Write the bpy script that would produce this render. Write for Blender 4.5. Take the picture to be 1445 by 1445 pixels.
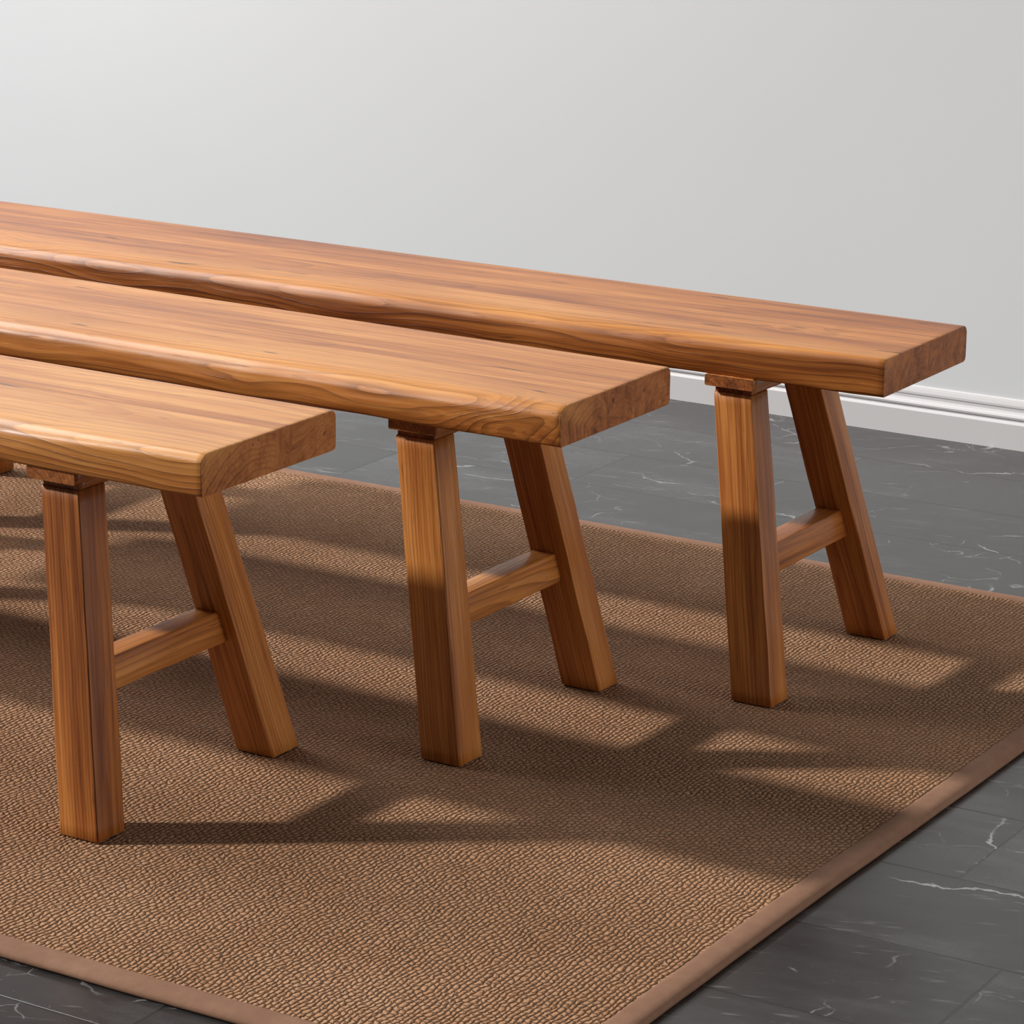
import bpy, math, random
from mathutils import Matrix, Vector, noise

S = bpy.context.scene
C = S.collection
for o in list(bpy.data.objects):
    bpy.data.objects.remove(o)

# ------------------------------------------------------------------ camera
YAW, PITCH, ROLL = 0.55387, 0.27247, 0.00876
RUG = 0.012                                   # thickness of the rug
cam_d = bpy.data.cameras.new('camera')
cam = bpy.data.objects.new('camera', cam_d)
C.objects.link(cam)
cam_d.sensor_width = 36.0
cam_d.lens = 4426.5 / 1445.0 * 36.0
cam_d.clip_start = 0.05
fw = Vector((-math.sin(YAW) * math.cos(PITCH), math.cos(YAW) * math.cos(PITCH), -math.sin(PITCH)))
r0 = Vector((math.cos(YAW), math.sin(YAW), 0))
u0 = r0.cross(fw)
rr = r0 * math.cos(ROLL) + u0 * math.sin(ROLL)
uu = -r0 * math.sin(ROLL) + u0 * math.cos(ROLL)
M = Matrix.Identity(4)
for i in range(3):
    M[i][0], M[i][1], M[i][2] = rr[i], uu[i], -fw[i]
M.translation = Vector((0, 0, 1.29463 + RUG))
cam.matrix_world = M
S.camera = cam

# ------------------------------------------------------------------ light
w = bpy.data.worlds.new('world')
S.world = w
w.use_nodes = True
bg = w.node_tree.nodes['Background']
bg.inputs['Color'].default_value = (0.96, 0.98, 1.0, 1)
bg.inputs['Strength'].default_value = 0.11

sd = bpy.data.lights.new('sunlight', 'SUN')
sd.energy = 4.2
sd.angle = math.radians(3.0)
sd.color = (1.0, 0.965, 0.91)
sun = bpy.data.objects.new('sunlight', sd)
C.objects.link(sun)
sun_dir = Vector((1.42, 0.635, -1.0))
sun.rotation_euler = sun_dir.to_track_quat('-Z', 'Y').to_euler()
sun.location = (-5, -1, 4)

ad = bpy.data.lights.new('left_soft_fill', 'AREA')  # added soft light off frame left, brightens wall end and bench edges
ad.shape = 'RECTANGLE'
ad.size, ad.size_y = 1.5, 1.5
ad.energy = 84
ad.color = (0.97, 0.985, 1.0)
area = bpy.data.objects.new('left_soft_fill', ad)
C.objects.link(area)
area.location = (-4.75, 3.35, 2.8)
area.rotation_euler = (Vector((-3.5, 4.4, 0.5)) - area.location).to_track_quat('-Z', 'Z').to_euler()

fd = bpy.data.lights.new('fill_softbox', 'AREA')
fd.shape = 'RECTANGLE'
fd.size, fd.size_y = 2.2, 1.6
fd.energy = 48
fd.color = (1.0, 0.965, 0.93)
fill = bpy.data.objects.new('fill_softbox', fd)
C.objects.link(fill)
fill.location = (2.2, 3.5, 0.95)
fill.rotation_euler = (Vector((-1.9, 2.9, 0.2)) - fill.location).to_track_quat('-Z', 'Z').to_euler()

S.view_settings.view_transform = 'Standard'
S.view_settings.look = 'None'
S.view_settings.gamma = 1.0
S.view_settings.use_curve_mapping = False
S.view_settings.exposure = 0.0

# ------------------------------------------------------------------ node helpers
class NT:
    def __init__(self, name):
        self.m = bpy.data.materials.new(name)
        self.m.use_nodes = True
        self.t = self.m.node_tree
        self.b = self.t.nodes['Principled BSDF']

    def n(self, typ, **kw):
        x = self.t.nodes.new(typ)
        for k, v in kw.items():
            setattr(x, k, v)
        return x

    def put(self, sock, v):
        if isinstance(v, bpy.types.NodeSocket):
            self.t.links.new(v, sock)
        elif v is not None:
            sock.default_value = v

    def math(self, op, a, b=None, c=None, clamp=False):
        x = self.n('ShaderNodeMath', operation=op)
        x.use_clamp = clamp
        for s, v in zip(x.inputs, (a, b, c)):
            self.put(s, v)
        return x.outputs[0]

    def vec(self, a, b, c):
        x = self.n('ShaderNodeCombineXYZ')
        for s, v in zip(x.inputs, (a, b, c)):
            self.put(s, v)
        return x.outputs[0]

    def sep(self, v):
        x = self.n('ShaderNodeSeparateXYZ')
        self.put(x.inputs[0], v)
        return x.outputs

    def noise(self, vec, scale, detail=3, rough=0.55, dist=0.0, lac=2.0):
        x = self.n('ShaderNodeTexNoise')
        self.put(x.inputs['Vector'], vec)
        for k, v in (('Scale', scale), ('Detail', detail), ('Roughness', rough), ('Distortion', dist), ('Lacunarity', lac)):
            x.inputs[k].default_value = v
        return x.outputs['Fac']

    def ramp(self, fac, stops, interp='LINEAR'):
        x = self.n('ShaderNodeValToRGB')
        x.color_ramp.interpolation = interp
        el = x.color_ramp.elements
        while len(el) < len(stops):
            el.new(0.5)
        for e, (p, c) in zip(el, stops):
            e.position = p
            e.color = c if len(c) == 4 else (*c, 1)
        self.put(x.inputs[0], fac)
        return x.outputs['Color']

    def sstep(self, v, a, b):
        x = self.n('ShaderNodeMapRange', interpolation_type='SMOOTHSTEP')
        self.put(x.inputs[0], v)
        x.inputs[1].default_value, x.inputs[2].default_value = a, b
        return x.outputs[0]

    def mix(self, fac, a, b, blend='MIX'):
        x = self.n('ShaderNodeMix', data_type='RGBA', blend_type=blend)
        self.put(x.inputs[0], fac)
        self.put(x.inputs[6], a if isinstance(a, bpy.types.NodeSocket) else (*a[:3], 1))
        self.put(x.inputs[7], b if isinstance(b, bpy.types.NodeSocket) else (*b[:3], 1))
        return x.outputs[2]

    def bump(self, h, strength, dist, normal=None):
        x = self.n('ShaderNodeBump')
        x.inputs['Strength'].default_value = strength
        x.inputs['Distance'].default_value = dist
        self.put(x.inputs['Height'], h)
        if normal is not None:
            self.put(x.inputs['Normal'], normal)
        return x.outputs[0]

    def attr(self, name):
        x = self.n('ShaderNodeAttribute', attribute_name=name)
        return x

    def done(self, col, rough=0.5, normal=None, spec=0.5, coat=0.0, coat_rough=0.2):
        self.put(self.b.inputs['Base Color'], col if isinstance(col, bpy.types.NodeSocket) else (*col, 1))
        self.put(self.b.inputs['Roughness'], rough)
        self.b.inputs['Specular IOR Level'].default_value = spec
        self.b.inputs['Coat Weight'].default_value = coat
        self.b.inputs['Coat Roughness'].default_value = coat_rough
        if normal is not None:
            self.put(self.b.inputs['Normal'], normal)
        return self.m


def wood(name, end=False):
    t = NT(name)
    g = t.attr('grain').outputs['Vector']
    tone = t.attr('tone').outputs['Fac']       # lightness of each plank
    lines = t.attr('lines').outputs['Fac']     # how strongly growth rings show
    sap = t.attr('sap').outputs['Fac']         # pale orange sapwood by the live edge
    u, v, ww = t.sep(g)
    if not end:
        long_v = t.vec(t.math('MULTIPLY', u, 0.9), t.math('MULTIPLY', v, 9.0), t.math('MULTIPLY', ww, 9.0))
        warp = t.noise(t.vec(t.math('MULTIPLY', u, 2.6), t.math('MULTIPLY', v, 9.0), t.math('MULTIPLY', ww, 9.0)), 1.0, 2.5, 0.5)
    else:
        long_v = t.vec(t.math('MULTIPLY', u, 20.0), t.math('MULTIPLY', v, 14.0), t.math('MULTIPLY', ww, 14.0))
        warp = t.noise(g, 16.0, 3, 0.5)
    r = t.math('SQRT', t.math('ADD', t.math('POWER', t.math('ABSOLUTE', v), 2.0), t.math('POWER', t.math('ABSOLUTE', ww), 2.0)))
    r = t.math('ADD', r, t.math('MULTIPLY', warp, 0.022))
    r = t.math('ADD', r, t.math('MULTIPLY', u, 0.006))
    ph = t.math('MULTIPLY', r, 235.0 if not end else 170.0)
    fr = t.math('FRACT', ph)
    late = t.math('POWER', fr, 2.3)
    late = t.math('MULTIPLY', late, t.sstep(fr, 1.0, 0.93))
    ringid = t.n('ShaderNodeTexWhiteNoise', noise_dimensions='1D')
    t.put(ringid.inputs['W'], t.math('FLOOR', ph))
    late = t.math('MULTIPLY', late, t.math('MULTIPLY_ADD', ringid.outputs['Value'], 0.85, 0.25))
    broad = t.noise(long_v, 2.3, 3, 0.55)                                    # wide colour bands
    fine = t.noise(t.vec(t.math('MULTIPLY', u, 3.5), t.math('MULTIPLY', v, 130.0), t.math('MULTIPLY', ww, 130.0)), 1.0, 3, 0.6)
    fine = t.math('MULTIPLY_ADD', t.math('SUBTRACT', t.noise(t.vec(t.math('MULTIPLY', u, 6.0), t.math('MULTIPLY', v, 330.0), t.math('MULTIPLY', ww, 330.0)), 1.0, 2, 0.6), 0.5), 0.6, fine)
    pores = t.noise(t.vec(t.math('MULTIPLY', u, 22.0), t.math('MULTIPLY', v, 420.0), t.math('MULTIPLY', ww, 420.0)), 1.0, 2, 0.6)
    cracks = t.noise(t.vec(t.math('MULTIPLY', u, 10.0), t.math('MULTIPLY', v, 75.0), t.math('MULTIPLY', ww, 75.0)), 1.0, 1.5, 0.5)
    k = t.math('MULTIPLY_ADD', t.math('SUBTRACT', broad, 0.5), 1.35, 0.5)
    k = t.math('ADD', k, t.math('MULTIPLY', t.math('SUBTRACT', fine, 0.5), 0.95))
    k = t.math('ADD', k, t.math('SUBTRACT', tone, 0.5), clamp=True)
    if end:
        col = t.ramp(k, [(0.05, (0.15, 0.042, 0.011)), (0.5, (0.37, 0.118, 0.030)), (0.95, (0.53, 0.20, 0.056))])
    else:
        col = t.ramp(k, [(0.0, (0.20, 0.050, 0.009)), (0.3, (0.37, 0.116, 0.021)), (0.6, (0.53, 0.198, 0.042)), (1.0, (0.72, 0.335, 0.100))])
    col = t.mix(t.math('MULTIPLY', sap, 0.75), col, (0.74, 0.345, 0.095))
    dark = t.mix(1.0, col, (0.20, 0.11, 0.07), 'MULTIPLY')
    col = t.mix(t.math('MULTIPLY', late, lines, clamp=True), col, dark)
    col = t.mix(t.math('MULTIPLY', t.sstep(pores, 0.60, 0.76), 0.45), col, dark)
    ck = t.math('MULTIPLY', t.math('MULTIPLY', t.sstep(cracks, 0.70, 0.76), 0.8), t.sstep(lines, 0.66, 0.46))
    col = t.mix(ck, col, (0.055, 0.022, 0.010))
    h = t.math('ADD', t.math('MULTIPLY', fine, 0.4), t.math('MULTIPLY', t.math('MULTIPLY', late, lines), -0.35))
    h = t.math('SUBTRACT', h, t.math('MULTIPLY', ck, 1.5))
    h = t.math('SUBTRACT', h, t.math('MULTIPLY', t.sstep(pores, 0.60, 0.76), 0.3))
    nr = t.bump(h, 0.7, 0.0009)
    return t.done(col, t.math('MULTIPLY_ADD', fine, 0.18, 0.34 if not end else 0.42), nr, 0.28, 0.20 if not end else 0.0, 0.16)


def rug_weave():
    t = NT('jute_weave')
    x, y, z = t.sep(t.n('ShaderNodeTexCoord').outputs['Object'])
    p = t.vec(x, y, 0.0)
    wx = t.math('SUBTRACT', t.noise(p, 26.0, 3, 0.6), 0.5)
    wy = t.math('SUBTRACT', t.noise(t.vec(t.math('ADD', x, 7.3), y, 1.7), 26.0, 3, 0.6), 0.5)
    wx2 = t.math('SUBTRACT', t.noise(t.vec(x, y, 4.0), 130.0, 2, 0.5), 0.5)
    wy2 = t.math('SUBTRACT', t.noise(t.vec(x, y, 9.0), 130.0, 2, 0.5), 0.5)
    X = t.math('ADD', x, t.math('ADD', t.math('MULTIPLY', wx, 0.016), t.math('MULTIPLY', wx2, 0.0045)))
    Y = t.math('ADD', y, t.math('ADD', t.math('MULTIPLY', wy, 0.018), t.math('MULTIPLY', wy2, 0.0070)))
    cx = t.math('DIVIDE', X, 0.0064)
    col_id = t.math('FLOOR', cx)
    rid = t.n('ShaderNodeTexWhiteNoise', noise_dimensions='1D')
    t.put(rid.inputs['W'], col_id)
    cy = t.math('ADD', t.math('DIVIDE', Y, 0.0098), t.math('MULTIPLY', col_id, 0.5))
    cy = t.math('ADD', cy, t.math('MULTIPLY', rid.outputs['Value'], 0.25))
    sx = t.math('ABSOLUTE', t.math('SINE', t.math('MULTIPLY', cx, math.pi)))
    sy = t.math('ABSOLUTE', t.math('SINE', t.math('MULTIPLY', cy, math.pi)))
    h = t.math('MULTIPLY', t.math('POWER', sx, 0.65), t.math('POWER', sy, 0.5))
    cell = t.n('ShaderNodeTexWhiteNoise', noise_dimensions='2D')
    t.put(cell.inputs['Vector'], t.vec(col_id, t.math('FLOOR', cy), 0.0))
    h2 = t.math('MULTIPLY', h, t.math('MULTIPLY_ADD', cell.outputs['Value'], 0.5, 0.7))
    fib = t.noise(t.vec(t.math('MULTIPLY', x, 900.0), t.math('MULTIPLY', y, 350.0), 0.0), 1.0, 2, 0.6)
    hh = t.math('ADD', h2, t.math('MULTIPLY', fib, 0.18))
    big = t.noise(p, 5.0, 4, 0.6)
    mid = t.noise(p, 42.0, 3, 0.6)
    k = t.math('ADD', t.math('MULTIPLY', big, 0.7), t.math('MULTIPLY', mid, 0.3))
    col = t.ramp(k, [(0.3, (0.315, 0.162, 0.082)), (0.5, (0.37, 0.197, 0.106)), (0.7, (0.425, 0.24, 0.136))])
    col = t.mix(t.math('MULTIPLY', t.math('SUBTRACT', cell.outputs['Value'], 0.4), 0.5, clamp=True), col, (0.46, 0.275, 0.165))
    gap = t.sstep(h, 0.55, 0.10)
    col = t.mix(t.math('MULTIPLY', gap, 0.75), col, (0.070, 0.030, 0.014))
    nr = t.bump(hh, 1.0, 0.0042)
    return t.done(col, 0.9, nr, 0.15)


def rug_tape():
    t = NT('suede_binding')
    co = t.n('ShaderNodeTexCoord').outputs['Object']
    a = t.noise(co, 9.0, 4, 0.6)
    b = t.noise(co, 420.0, 2, 0.6)
    c = t.noise(co, 60.0, 3, 0.6)
    k = t.math('ADD', t.math('MULTIPLY', a, 0.6), t.math('MULTIPLY', c, 0.4))
    col = t.ramp(k, [(0.3, (0.215, 0.112, 0.069)), (0.5, (0.255, 0.138, 0.087)), (0.7, (0.295, 0.166, 0.107))])
    h = t.math('ADD', t.math('MULTIPLY', b, 0.25), t.math('MULTIPLY', c, 0.8))
    return t.done(col, 0.85, t.bump(h, 0.35, 0.002), 0.2)


def floor_tiles():
    t = NT('slate_tile')
    x, y, z = t.sep(t.n('ShaderNodeTexCoord').outputs['Object'])
    L, Pn = 0.80, 0.2005
    ry = t.math('DIVIDE', t.math('SUBTRACT', y, 2.98), Pn)
    row = t.math('FLOOR', ry)
    fy = t.math('SUBTRACT', ry, row)
    rx = t.math('DIVIDE', t.math('SUBTRACT', t.math('ADD', x, 1.264), t.math('MULTIPLY', row, 0.3308)), L)
    cid = t.math('FLOOR', rx)
    fx = t.math('SUBTRACT', rx, cid)
    dy = t.math('MULTIPLY', t.math('MINIMUM', fy, t.math('SUBTRACT', 1.0, fy)), Pn)
    dx = t.math('MULTIPLY', t.math('MINIMUM', fx, t.math('SUBTRACT', 1.0, fx)), L)
    d = t.math('MINIMUM', dx, dy)
    grout = t.sstep(d, 0.0019, 0.0010)
    rid = t.n('ShaderNodeTexWhiteNoise', noise_dimensions='2D')
    t.put(rid.inputs['Vector'], t.vec(row, cid, 0.0))
    off = t.math('MULTIPLY', rid.outputs['Value'], 13.0)
    p = t.vec(x, y, off)
    cl = t.noise(p, 4.0, 5, 0.65)
    st = t.noise(t.vec(t.math('MULTIPLY', t.math('SUBTRACT', x, t.math('MULTIPLY', y, 0.6)), 7.0), t.math('MULTIPLY', y, 26.0), off), 1.0, 4, 0.65)
    k = t.math('ADD', t.math('MULTIPLY', cl, 0.6), t.math('MULTIPLY', st, 0.4))
    k = t.math('ADD', k, t.math('MULTIPLY', t.math('SUBTRACT', rid.outputs['Value'], 0.5), 0.08))
    col = t.ramp(k, [(0.32, (0.015, 0.0147, 0.015)), (0.5, (0.027, 0.0265, 0.027)), (0.66, (0.058, 0.057, 0.059))])
    # pale branching veins
    wv = t.n('ShaderNodeTexNoise')
    t.put(wv.inputs['Vector'], p)
    wv.inputs['Scale'].default_value = 9.0
    wv.inputs['Detail'].default_value = 5
    va = t.n('ShaderNodeVectorMath', operation='SCALE')
    t.put(va.inputs[0], wv.outputs['Color'])
    va.inputs['Scale'].default_value = 0.10
    vb = t.n('ShaderNodeVectorMath', operation='ADD')
    t.put(vb.inputs[0], t.vec(t.math('MULTIPLY', x, 0.8), y, off))
    t.put(vb.inputs[1], va.outputs[0])
    vo = t.n('ShaderNodeTexVoronoi', feature='DISTANCE_TO_EDGE')
    t.put(vo.inputs['Vector'], vb.outputs[0])
    vo.inputs['Scale'].default_value = 4.0
    vein = t.sstep(vo.outputs['Distance'], 0.009, 0.001)
    mask = t.sstep(t.noise(t.vec(x, y, t.math('ADD', off, 3.0)), 7.0, 3, 0.6), 0.50, 0.64)
    vein = t.math('MULTIPLY', vein, mask)
    vo2 = t.n('ShaderNodeTexVoronoi', feature='DISTANCE_TO_EDGE')
    t.put(vo2.inputs['Vector'], vb.outputs[0])
    vo2.inputs['Scale'].default_value = 13.0
    vein2 = t.math('MULTIPLY', t.sstep(vo2.outputs['Distance'], 0.016, 0.002), t.sstep(t.noise(t.vec(x, y, t.math('ADD', off, 6.0)), 9.0, 4, 0.65), 0.53, 0.66))
    speck = t.sstep(t.noise(p, 210.0, 2, 0.5), 0.72, 0.80)
    vein2 = t.math('MAXIMUM', t.math('MULTIPLY', vein2, 0.55), t.math('MULTIPLY', speck, 0.25))
    vein = t.math('MAXIMUM', vein, vein2)
    # short scratches
    sc = t.noise(t.vec(t.math('MULTIPLY', t.math('ADD', x, t.math('MULTIPLY', y, 0.5)), 14.0), t.math('MULTIPLY', t.math('SUBTRACT', y, t.math('MULTIPLY', x, 0.35)), 110.0), off), 1.0, 2, 0.5)
    scm = t.math('MULTIPLY', t.sstep(sc, 0.62, 0.78), 0.34)
    col = t.mix(scm, col, (0.22, 0.22, 0.22))
    col = t.mix(t.math('MULTIPLY', vein, 0.6), col, (0.42, 0.42, 0.42))
    col = t.mix(grout, col, (0.020, 0.019, 0.019))
    h = t.math('SUBTRACT', t.math('MULTIPLY', k, 0.5), t.math('MULTIPLY', grout, 1.2))
    rough = t.math('MULTIPLY_ADD', k, 0.20, 0.16)
    return t.done(col, rough, t.bump(h, 0.3, 0.0014), 0.55)


def paint(name, c, rough=0.6):
    t = NT(name)
    co = t.n('ShaderNodeTexCoord').outputs['Object']
    a = t.noise(co, 1.2, 3, 0.5)
    col = t.ramp(a, [(0.3, tuple(v * 0.98 for v in c)), (0.7, tuple(min(1, v * 1.02) for v in c))])
    return t.done(col, rough, t.bump(t.noise(co, 160.0, 2, 0.5), 0.04, 0.0008), 0.3)


WOOD = wood('elm_wood')
WOOD_END = wood('elm_end_grain', True)
WEAVE = rug_weave()
TAPE = rug_tape()
TILE = floor_tiles()
WALL = paint('wall_paint', (0.685, 0.703, 0.718), 0.7)
TRIM = paint('trim_paint', (0.63, 0.615, 0.625), 0.4)

# ------------------------------------------------------------------ mesh helpers
def link(name, verts, faces, mats, parent=None, fm=None, smooth=None, attrs=None):
    me = bpy.data.meshes.new(name)
    me.from_pydata(verts, [], faces)
    for m in mats:
        me.materials.append(m)
    for i, p in enumerate(me.polygons):
        if fm:
            p.material_index = fm[i]
        p.use_smooth = smooth[i] if smooth else False
    if attrs:
        for k, vals in attrs.items():
            if isinstance(vals[0], (tuple, list)):
                a = me.attributes.new(k, 'FLOAT_VECTOR', 'POINT')
                a.data.foreach_set('vector', [c for v in vals for c in v])
            else:
                a = me.attributes.new(k, 'FLOAT', 'POINT')
                a.data.foreach_set('value', list(vals))
    me.update()
    o = bpy.data.objects.new(name, me)
    C.objects.link(o)
    if parent:
        o.parent = parent
    return o


def thing(name, label, cat, loc=(0, 0, 0), group=None):
    o = bpy.data.objects.new(name, None)
    o.empty_display_size = 0.1
    C.objects.link(o)
    o.location = loc
    o['label'] = label
    o['category'] = cat
    if group:
        o['group'] = group
    return o


def loft(rings, closed=True):
    """quads between successive closed rings, n-gon caps: verts, faces, cap flags"""
    n = len(rings[0])
    V = [p for r in rings for p in r]
    F, cap = [], []
    for i in range(len(rings) - 1):
        for j in range(n):
            k = (j + 1) % n
            F.append((i * n + j, i * n + k, (i + 1) * n + k, (i + 1) * n + j))
            cap.append(0)
    F.append(tuple(reversed(range(n))))
    cap.append(1)
    F.append(tuple((len(rings) - 1) * n + j for j in range(n)))
    cap.append(1)
    return V, F, cap


def rrect(hx, hy, r, seg=3):
    pts = []
    for cx, cy, a0 in ((hx - r, hy - r, 0), (-hx + r, hy - r, 90), (-hx + r, -hy + r, 180), (hx - r, -hy + r, 270)):
        for s in range(seg + 1):
            a = math.radians(a0 + 90 * s / seg)
            pts.append((cx + r * math.cos(a), cy + r * math.sin(a)))
    return pts


def sm(a, b, x):
    t = max(0.0, min(1.0, (x - a) / (b - a)))
    return t * t * (3 - 2 * t)


def nz(x, y=0.0, z=0.0):
    return noise.noise(Vector((x, y, z)))


# ------------------------------------------------------------------ the room
def box(name, a, b, mat, kind='structure'):
    (x0, y0, z0), (x1, y1, z1) = a, b
    v = [(x0, y0, z0), (x1, y0, z0), (x1, y1, z0), (x0, y1, z0), (x0, y0, z1), (x1, y0, z1), (x1, y1, z1), (x0, y1, z1)]
    f = [(0, 3, 2, 1), (4, 5, 6, 7), (0, 1, 5, 4), (1, 2, 6, 5), (2, 3, 7, 6), (3, 0, 4, 7)]
    o = link(name, v, f, [mat])
    if kind:
        o['kind'] = kind
    return o


WY = 4.782
box('floor', (-8.0, -1.0, -0.1), (3.0, WY + 0.12, 0.0), TILE)
box('wall_back', (-8.0, WY, 0.0), (3.0, WY + 0.12, 2.7), WALL)
prof = [(0.0, 0.0), (0.0140, 0.0), (0.0140, 0.043), (0.0125, 0.0455), (0.0100, 0.0470), (0.0098, 0.0500), (0.0118, 0.0520),
        (0.0122, 0.0550), (0.0105, 0.0580), (0.0078, 0.0600), (0.0060, 0.0635), (0.0058, 0.0680), (0.0068, 0.0705), (0.0066, 0.0740), (0.0048, 0.0790), (0.0030, 0.083), (0.0, 0.084)]
ring = lambda x: [(x, WY - d, z) for d, z in prof]
V, F, cap = loft([ring(-8.0), ring(3.0)])
bb = link('baseboard_back', V, [tuple(reversed(f)) for f in F], [TRIM])
bb['kind'] = 'structure'

# ------------------------------------------------------------------ the rug
X0, X1, Y0, Y1 = -4.10, -1.364, 2.247, 3.972
BW = 0.031                                     # width of the binding
rug = thing('area_rug', 'large brown woven rug with a plain brown bound edge under three benches', 'rug', ((X0 + X1) / 2, (Y0 + Y1) / 2, 0))
RX, RY = (X0 + X1) / 2, (Y0 + Y1) / 2


def edge_wave(s, k):
    return 0.0028 * nz(s * 2.3, k * 7.1) + 0.0012 * nz(s * 9.0, k * 3.3)


nx, ny = 150, 100
V, F = [], []
for j in range(ny + 1):
    for i in range(nx + 1):
        x = X0 + BW - 0.006 + (X1 - X0 - 2 * BW + 0.012) * i / nx
        y = Y0 + BW - 0.006 + (Y1 - Y0 - 2 * BW + 0.012) * j / ny
        z = RUG - 0.0012 + 0.0006 * nz(x * 5, y * 5, 2.0)
        V.append((x - RX, y - RY, z))
for j in range(ny):
    for i in range(nx):
        a = j * (nx + 1) + i
        F.append((a, a + 1, a + nx + 2, a + nx + 1))
link('woven_field', V, F, [WEAVE], rug, smooth=[True] * len(F))

# binding: a rounded tape folded over each edge, mitred at the corners
tp = [(BW, 0.0068), (BW, 0.0102), (BW - 0.0022, 0.0117), (BW - 0.006, 0.0119), (0.018, 0.0119), (0.010, 0.0114), (0.0045, 0.0098),
      (0.0012, 0.0072), (0.0, 0.0045), (0.0010, 0.0016), (0.003, 0.0004), (0.012, 0.0003)]
corners = [(X0, Y0), (X1, Y0), (X1, Y1), (X0, Y1)]
inn = [(1, 1), (-1, 1), (-1, -1), (1, -1)]
rings = []
for c in range(4):
    ax, ay = corners[c]
    bx, by = corners[(c + 1) % 4]
    n = 90
    for s in range(n):
        t = s / n
        x, y = ax + (bx - ax) * t, ay + (by - ay) * t
        ia, ib = inn[c], inn[(c + 1) % 4]
        # inward normal of this side; mitre at the corner station
        nxn, nyn = (0, 1, 0, -1)[c], 0
        side = [(0, 1), (-1, 0), (0, -1), (1, 0)][c]
        rg = []
        for d, z in tp:
            if s == 0:
                px, py = x + ia[0] * d, y + ia[1] * d
            else:
                px, py = x + side[0] * d, y + side[1] * d
                lim = d
                if c in (0, 2):
                    px = max(X0 + lim, min(X1 - lim, px))
                else:
                    py = max(Y0 + lim, min(Y1 - lim, py))
            wv = edge_wave((px if c in (0, 2) else py), c) * min(1, s / 4, (n - s) / 4)
            rg.append((px + side[0] * wv - RX, py + side[1] * wv - RY, z + (0.0002 * nz(px * 14, py * 14) if z > 0.005 else 0)))
        rings.append(rg)
m = len(tp)
V = [p for r in rings for p in r]
F = []
N = len(rings)
for i in range(N):
    k = (i + 1) % N
    for j in range(m - 1):
        F.append((i * m + j, k * m + j, k * m + j + 1, i * m + j + 1))
link('edge_binding', V, [tuple(reversed(f)) for f in F], [TAPE], rug, smooth=[True] * len(F))

# ------------------------------------------------------------------ the benches
ZB = 0.400 + RUG
ZT = 0.448 + RUG
ZL = 0.378 + RUG


def wood_part(name, V, F, mats, parent, grain, tone, lines, sap=None, **kw):
    n = len(V)
    at = dict(grain=grain, tone=tone if isinstance(tone, list) else [tone] * n, lines=lines if isinstance(lines, list) else [lines] * n,
              sap=sap if sap else [0.0] * n)
    return link(name, V, F, mats, parent, attrs=at, **kw)


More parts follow.
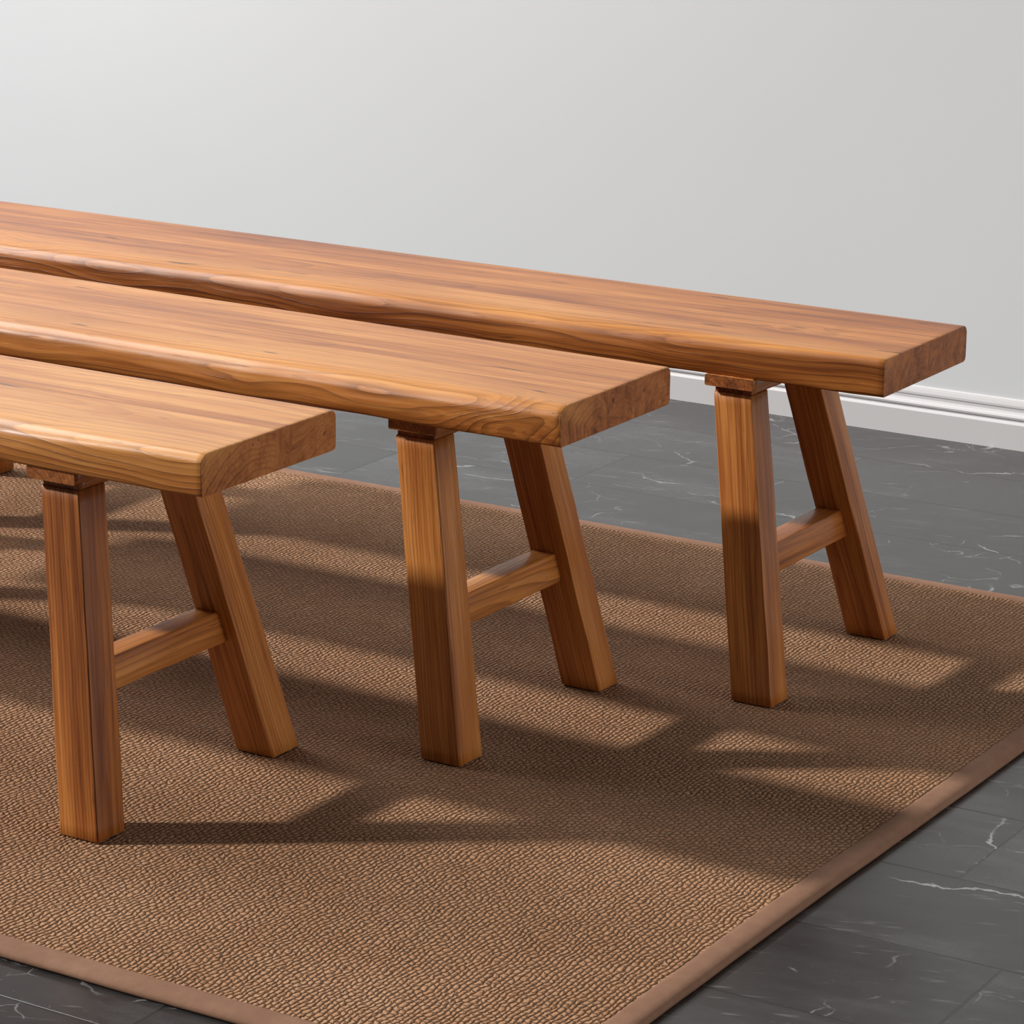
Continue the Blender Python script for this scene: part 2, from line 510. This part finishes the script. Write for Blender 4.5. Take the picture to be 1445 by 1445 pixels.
def make_seat(par, base, D):
    xe, L, yf, yb = D['xe'], D['L'], D['yf'], D['yb']
    sd_ = D['seed']
    xl = xe - L
    st = 260
    xs = [xl, xl + 0.0006, xl + 0.0015] + [xl + 0.003 + (L - 0.006) * i / st for i in range(1, st)] + [xe - 0.0015, xe - 0.0006, xe]
    V, G, T, LN, SP, rings = [], [], [], [], [], []
    for x in xs:
        de = xe - x
        y0 = yf + D['fs'] * de + 0.0022 * nz(x * 4.1, sd_) * sm(0.02, 0.2, de) + 0.0009 * nz(x * 16, sd_ + 4) * sm(0.01, 0.08, de)
        y1 = yb + D['bs'] * min(de, 1.1) + 0.0012 * nz(x * 3.0, sd_ + 9)
        live = sm(0.0, D['lv'], de)
        rh = D['rh0'] + (D['rh1'] - D['rh0']) * live + 0.0028 * nz(x * 6.0, sd_ + 2) * live
        rv = D['rv0'] + (D['rv1'] - D['rv0']) * live + 0.0025 * nz(x * 5.0, sd_ + 5) * live
        zb = ZB + 0.0012 * nz(x * 9, sd_ + 7) * sm(0, 0.05, de)
        P = []                                                  # (y, z, on_edge)
        P += [(y0 + 0.0045, zb, 0.7), (y0 + 0.0015, zb + 0.0008, 0.9), (y0 + 0.0002, zb + 0.0028, 1)]
        zr = ZT - rv
        for i in range(1, 7):
            t = i / 7
            bul = 0.0016 * math.sin(t * 3.14) + 0.0011 * nz(x * 9, t * 2.2, sd_) * live
            P.append((y0 - bul * live, zb + 0.0028 + (zr - zb - 0.0028) * t, 1))
        for i in range(0, 13):
            a = math.radians(90 * i / 12)
            P.append((y0 + rh * (1 - math.cos(a)), zr + rv * math.sin(a), 1 - 0.8 * (i / 12)))
        cuts = [p[0] for p in D['planks'][1:]]
        ts = sorted([0.30, 0.37, 0.46, 0.59, 0.69, 0.78, 0.86, 0.92] + [c - 0.0022 for c in cuts] + [c + 0.0022 for c in cuts])
        tpi = {}
        for t in ts:
            tpi[t] = len(P)
            P.append((y0 + (y1 - y0) * t, ZT + 0.0003 * nz(x * 4, t * 5, sd_), 0.2))
        for i in range(0, 6):
            a = math.radians(90 - 90 * i / 5)
            P.append((y1 - 0.009 + 0.009 * math.cos(a), ZT - 0.009 + 0.009 * math.sin(a), 0.3))
        P += [(y1, zb + 0.006, 0.3), (y1 - 0.0015, zb + 0.0015, 0.3), (y1 - 0.006, zb, 0.3)]
        bti = {}
        for t in reversed(ts):
            bti[t] = len(P)
            P.append((y0 + (y1 - y0) * t, zb, 0.3))
        e = min(de, x - xl)
        ins = 0.0012 if e < 0.0002 else (0.0004 if e < 0.001 else 0.0)
        cy, cz = (y0 + y1) / 2, (zb + ZT) / 2
        rg = []
        for (y, z, ed) in P:
            if ins:
                y += max(-ins, min(ins, cy - y))
                z += max(-ins, min(ins, cz - z))
            rg.append((x - base[0], y - base[1], z))
            # grain coordinates, bent round the knots
            u, v, ww = x, y - (y0 + D['gc'][0]), z - (ZB + D['gc'][1])
            fr = (y - y0) / (y1 - y0)
            for (pf, dv, dw, tn) in D['planks']:
                if fr >= pf:
                    ov, ow, ot = dv, dw, tn
            v += ov
            kg = 0.0
            ww += ow + ed * (0.013 * nz(x * 3.6, sd_ + 31) + 0.0035 * nz(x * 11, sd_ + 37, z * 20))
            for (kx, ky, kz, kr, ka, kd) in D['knots']:
                d2 = ((x - kx) / (kr * 2.6)) ** 2 + ((y - ky) / kr) ** 2 + ((z - kz) / kr) ** 2
                g = math.exp(-d2)
                v += ka * g
                ww -= ka * 0.8 * g
                kg = max(kg, (kd > 0) * math.exp(-1.5 * d2))
                ot -= kd * math.exp(-2.5 * d2)
            G.append((u, v, ww))
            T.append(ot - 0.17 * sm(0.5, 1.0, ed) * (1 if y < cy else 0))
            LN.append(0.30 + 0.70 * ed * (1 if y < cy else 0.4))
            SP.append(sm(0.075, 0.030, y - y0) * sm(-0.004, 0.012, y - y0) * (1 if z > cz else 0) * (0.75 + 0.5 * nz(x * 5, sd_)) * D['sap'] * (1 - kg))
        rings.append(rg)
    V, F, cap = loft(rings)
    n = len(rings[0])
    # end faces: one polygon per glued plank
    F, cap = F[:-2], cap[:-2]
    marks = [c + d for c in cuts for d in (-0.0022, 0.0022)]
    for e0, flip in ((0, True), ((len(rings) - 1) * n, False)):
        lo_t, lo_b = 0, n
        for t in marks + [None]:
            if t is None:
                poly = list(range(lo_t, lo_b + 1)) if lo_t else list(range(n))
            else:
                a, b = tpi[t], bti[t]
                poly = list(range(lo_t, a + 1)) + list(range(b, min(lo_b + 1, n)))
                lo_t, lo_b = a, b
            poly = [e0 + q for q in poly]
            F.append(tuple(reversed(poly)) if flip else tuple(poly))
            cap.append(1)
    fm, so = [], []
    for i, c in enumerate(cap):
        stn = i // n
        fm.append(1 if c else 0)
        so.append(not c)
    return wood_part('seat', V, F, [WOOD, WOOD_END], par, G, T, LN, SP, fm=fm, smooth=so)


def make_leg(par, base, bot, top, seed, tone, half, notch=0.0):
    """bot/top = (xmin, xmax, ymin, ymax); the leg runs from the rug up to the batten"""
    rnd = random.Random(seed)
    ox, oy = rnd.uniform(-0.05, 0.05), rnd.uniform(0.012, 0.06)
    n = 28
    V, G, rings = [], [], []
    for i in range(n + 3):
        if i == 0:
            t, ins = 0.0, 0.0012
        elif i == n + 2:
            t, ins = 1.0, 0.0010
        else:
            t = 0.003 + 0.994 * (i - 1) / n
            ins = 0.0
        x0, x1, y0, y1 = [a + (b - a) * t for a, b in zip(bot, top)]
        cx, cy = (x0 + x1) / 2, (y0 + y1) / 2
        hx = (x1 - x0) / 2 - ins + 0.0005 * nz(t * 7, seed)
        hy = (y1 - y0) / 2 - ins + 0.0005 * nz(t * 7, seed + 3)
        r = 0.0019 + 0.0007 * nz(t * 5, seed + 6)
        z = RUG + 0.0002 + (ZL - RUG - 0.0002) * t
        rg = []
        for q, (a, b) in enumerate(rrect(hx, hy, r, 4)):
            if q == 17:                              # open check along the outer front arris
                k = notch * (0.7 + 0.6 * nz(t * 8, seed + 5))
                a, b = a - k, b + k * 0.8
            a += 0.0007 * nz(t * 6, seed + 8 + b * 30)
            rg.append((cx + a - base[0], cy + b - base[1], z))
            G.append((t * 0.40 + seed * 1.37, a + ox * half, b + oy))
        rings.append(rg)
    V, F, cap = loft(rings)
    return wood_part('leg', V, F, [WOOD, WOOD_END], par, G, tone, 0.62, fm=cap, smooth=[not c for c in cap])


def bar_y(name, par, base, xc, hx, z0, z1, ya, yb, sa, sb, seed, tone, lines=0.6, xs=0.0):
    """bar along Y; its ends slope in Y by sa / sb per metre of height, sides lean by xs"""
    n = 16
    rings, G = [], []
    zc, hz = (z0 + z1) / 2, (z1 - z0) / 2
    for i in range(n + 1):
        t = i / n
        rg = []
        for (a, b) in rrect(hx, hz, min(0.0022, hz * 0.4), 3):
            z = zc + b
            A, B = ya + sa * b, yb + sb * b
            y = A + (B - A) * t
            rg.append((xc + a + xs * b + 0.0004 * nz(t * 5, seed, b * 40) - base[0], y - base[1], z + 0.0005 * nz(t * 4, seed + 2)))
            G.append((y + seed * 0.77, a + 0.03, b + 0.02))
        rings.append(rg)
    V, F, cap = loft(rings)
    return wood_part(name, V, [tuple(reversed(f)) for f in F], [WOOD, WOOD_END], par, G, tone, lines, fm=cap, smooth=[not c for c in cap])


def make_bench(D):
    xe, L = D['xe'], D['L']
    base = (xe - L / 2, (D['yf'] + D['yb']) / 2, RUG)
    par = thing('wooden_bench', D['label'], 'bench', (base[0], base[1], 0), 'solid wood benches standing side by side on the brown rug')
    make_seat(par, base, D)
    mid = xe - L / 2
    for side in (0, 1):
        fx = (lambda a, b: (a, b)) if side == 0 else (lambda a, b: (2 * mid - b, 2 * mid - a))
        bx0, bx1 = fx(*D['bx'])
        tx0, tx1 = fx(*D['tx'])
        sx = ((tx0 + tx1) - (bx0 + bx1)) / 2 / 0.378
        for half, key in ((-1, 'f'), (1, 'b')):
            bot = (bx0, bx1, *D[key + 'b'])
            top = (tx0, tx1, *D[key + 't'])
            make_leg(par, base, bot, top, D['seed'] * 10 + side * 4 + half + 2, D['legtone'][0 if half < 0 else 1], half, D['notch'] if half < 0 else 0.0)
        # stretcher between the two legs, set back from their outer face
        zs = 0.164
        fi, bi = D['fb'][1] + (D['ft'][1] - D['fb'][1]) * zs / 0.378, D['bb'][0] + (D['bt'][0] - D['bb'][0]) * zs / 0.378
        xo = (bx1 if side == 0 else bx0) + sx * zs
        hx = 0.017
        xc = xo - 0.018 - hx if side == 0 else xo + 0.018 + hx
        bar_y('stretcher', par, base, xc, hx, 0.1455 + RUG, 0.182 + RUG, fi - 0.004, bi + 0.004, (D['ft'][1] - D['fb'][1]) / 0.378,
              (D['bt'][0] - D['bb'][0]) / 0.378, D['seed'] * 5 + side, D['strtone'], xs=sx)
        # batten under the seat that the legs stand up into: a wide upper fillet and a narrower lower one
        q0, q1 = fx(*D['qx'])
        b = bar_y('batten', par, base, (q0 + q1) / 2, (q1 - q0) / 2, ZB - 0.0135, ZB + 0.001, D['ft'][0] - 0.009, D['bt'][1] + 0.009, 0, 0, D['seed'] * 3 + side, 0.42)
        bar_y('shoulder', b, (0, 0, 0), (tx0 + tx1) / 2 - base[0] * 0 - base[0], (tx1 - tx0) / 2 - 0.0015, ZL - 0.001, ZB - 0.0125, D['ft'][0] + 0.003 - base[1], D['bt'][1] - 0.003 - base[1], 0, 0,
              D['seed'] * 3 + side + 7, 0.30)
    return par


def sym(f, m):
    return (2 * m - f[1], 2 * m - f[0])


A = dict(label='nearest wooden bench, palest seat, in front of the other two benches on the rug', seed=3,
         xe=-1.9895, L=1.45, yf=2.584, yb=2.836, fs=0.002, bs=0.012, lv=0.30, rh0=0.017, rh1=0.036, rv0=0.012, rv1=0.020,
         gc=(0.10, -0.07), planks=[(-1, 0, 0, 0.74), (0.545, 0.05, 0.02, 0.48), (0.64, -0.16, 0.03, 0.74)], sap=1.0,
         knots=[],
         bx=(-2.151, -2.0965), tx=(-2.224, -2.170), fb=(2.5235, 2.572), ft=(2.596, 2.643), bb=(2.853, 2.906), qx=(-2.236, -2.168), notch=0.0050, legtone=(0.36, 0.52), strtone=0.50)
B = dict(label='middle wooden bench, standing between the nearest bench and the one by the wall', seed=11,
         xe=-1.780, L=1.63, yf=2.982, yb=3.240, fs=0.010, bs=0.016, lv=0.22, rh0=0.022, rh1=0.040, rv0=0.016, rv1=0.022,
         gc=(0.13, -0.05), planks=[(-1, 0, 0, 0.58), (0.42, 0.03, 0.05, 0.47), (0.66, -0.12, 0.02, 0.54)], sap=0.8,
         knots=[(-1.86, 2.983, 0.425, 0.024, 0.020, 0.0), (-1.80, 2.99, 0.45, 0.022, 0.022, 0.0)],
         bx=(-1.949, -1.893), tx=(-2.022, -1.967), fb=(2.949, 2.999), ft=(3.004, 3.049), bb=(3.277, 3.324), qx=(-2.026, -1.959), notch=0.0022, legtone=(0.50, 0.44), strtone=0.50)
Cc = dict(label='farthest wooden bench, nearest the wall and reaching farthest right', seed=23,
          xe=-1.578, L=1.818, yf=3.412, yb=3.659, fs=-0.020, bs=0.002, lv=0.45, rh0=0.008, rh1=0.034, rv0=0.011, rv1=0.020,
          gc=(0.16, -0.09), planks=[(-1, 0, 0, 0.46), (0.33, 0.06, 0.02, 0.36), (0.52, -0.06, 0.05, 0.42), (0.72, -0.14, 0.01, 0.33)], sap=0.7,
          knots=[(-2.945, 3.425, 0.434, 0.024, 0.05, 1.0), (-1.757, 3.500, 0.46, 0.010, 0.014, 0.35), (-1.70, 3.535, 0.46, 0.008, 0.012, 0.45)],
          bx=(-1.739, -1.681), tx=(-1.814, -1.760), fb=(3.342, 3.387), ft=(3.414, 3.460), bb=(3.673, 3.713), qx=(-1.822, -1.754), notch=0.0, legtone=(0.48, 0.34), strtone=0.42)
for D in (A, B, Cc):
    mm = (D['fb'][0] + D['bb'][1]) / 2
    D['bt'] = sym(D['ft'], mm)
    make_bench(D)
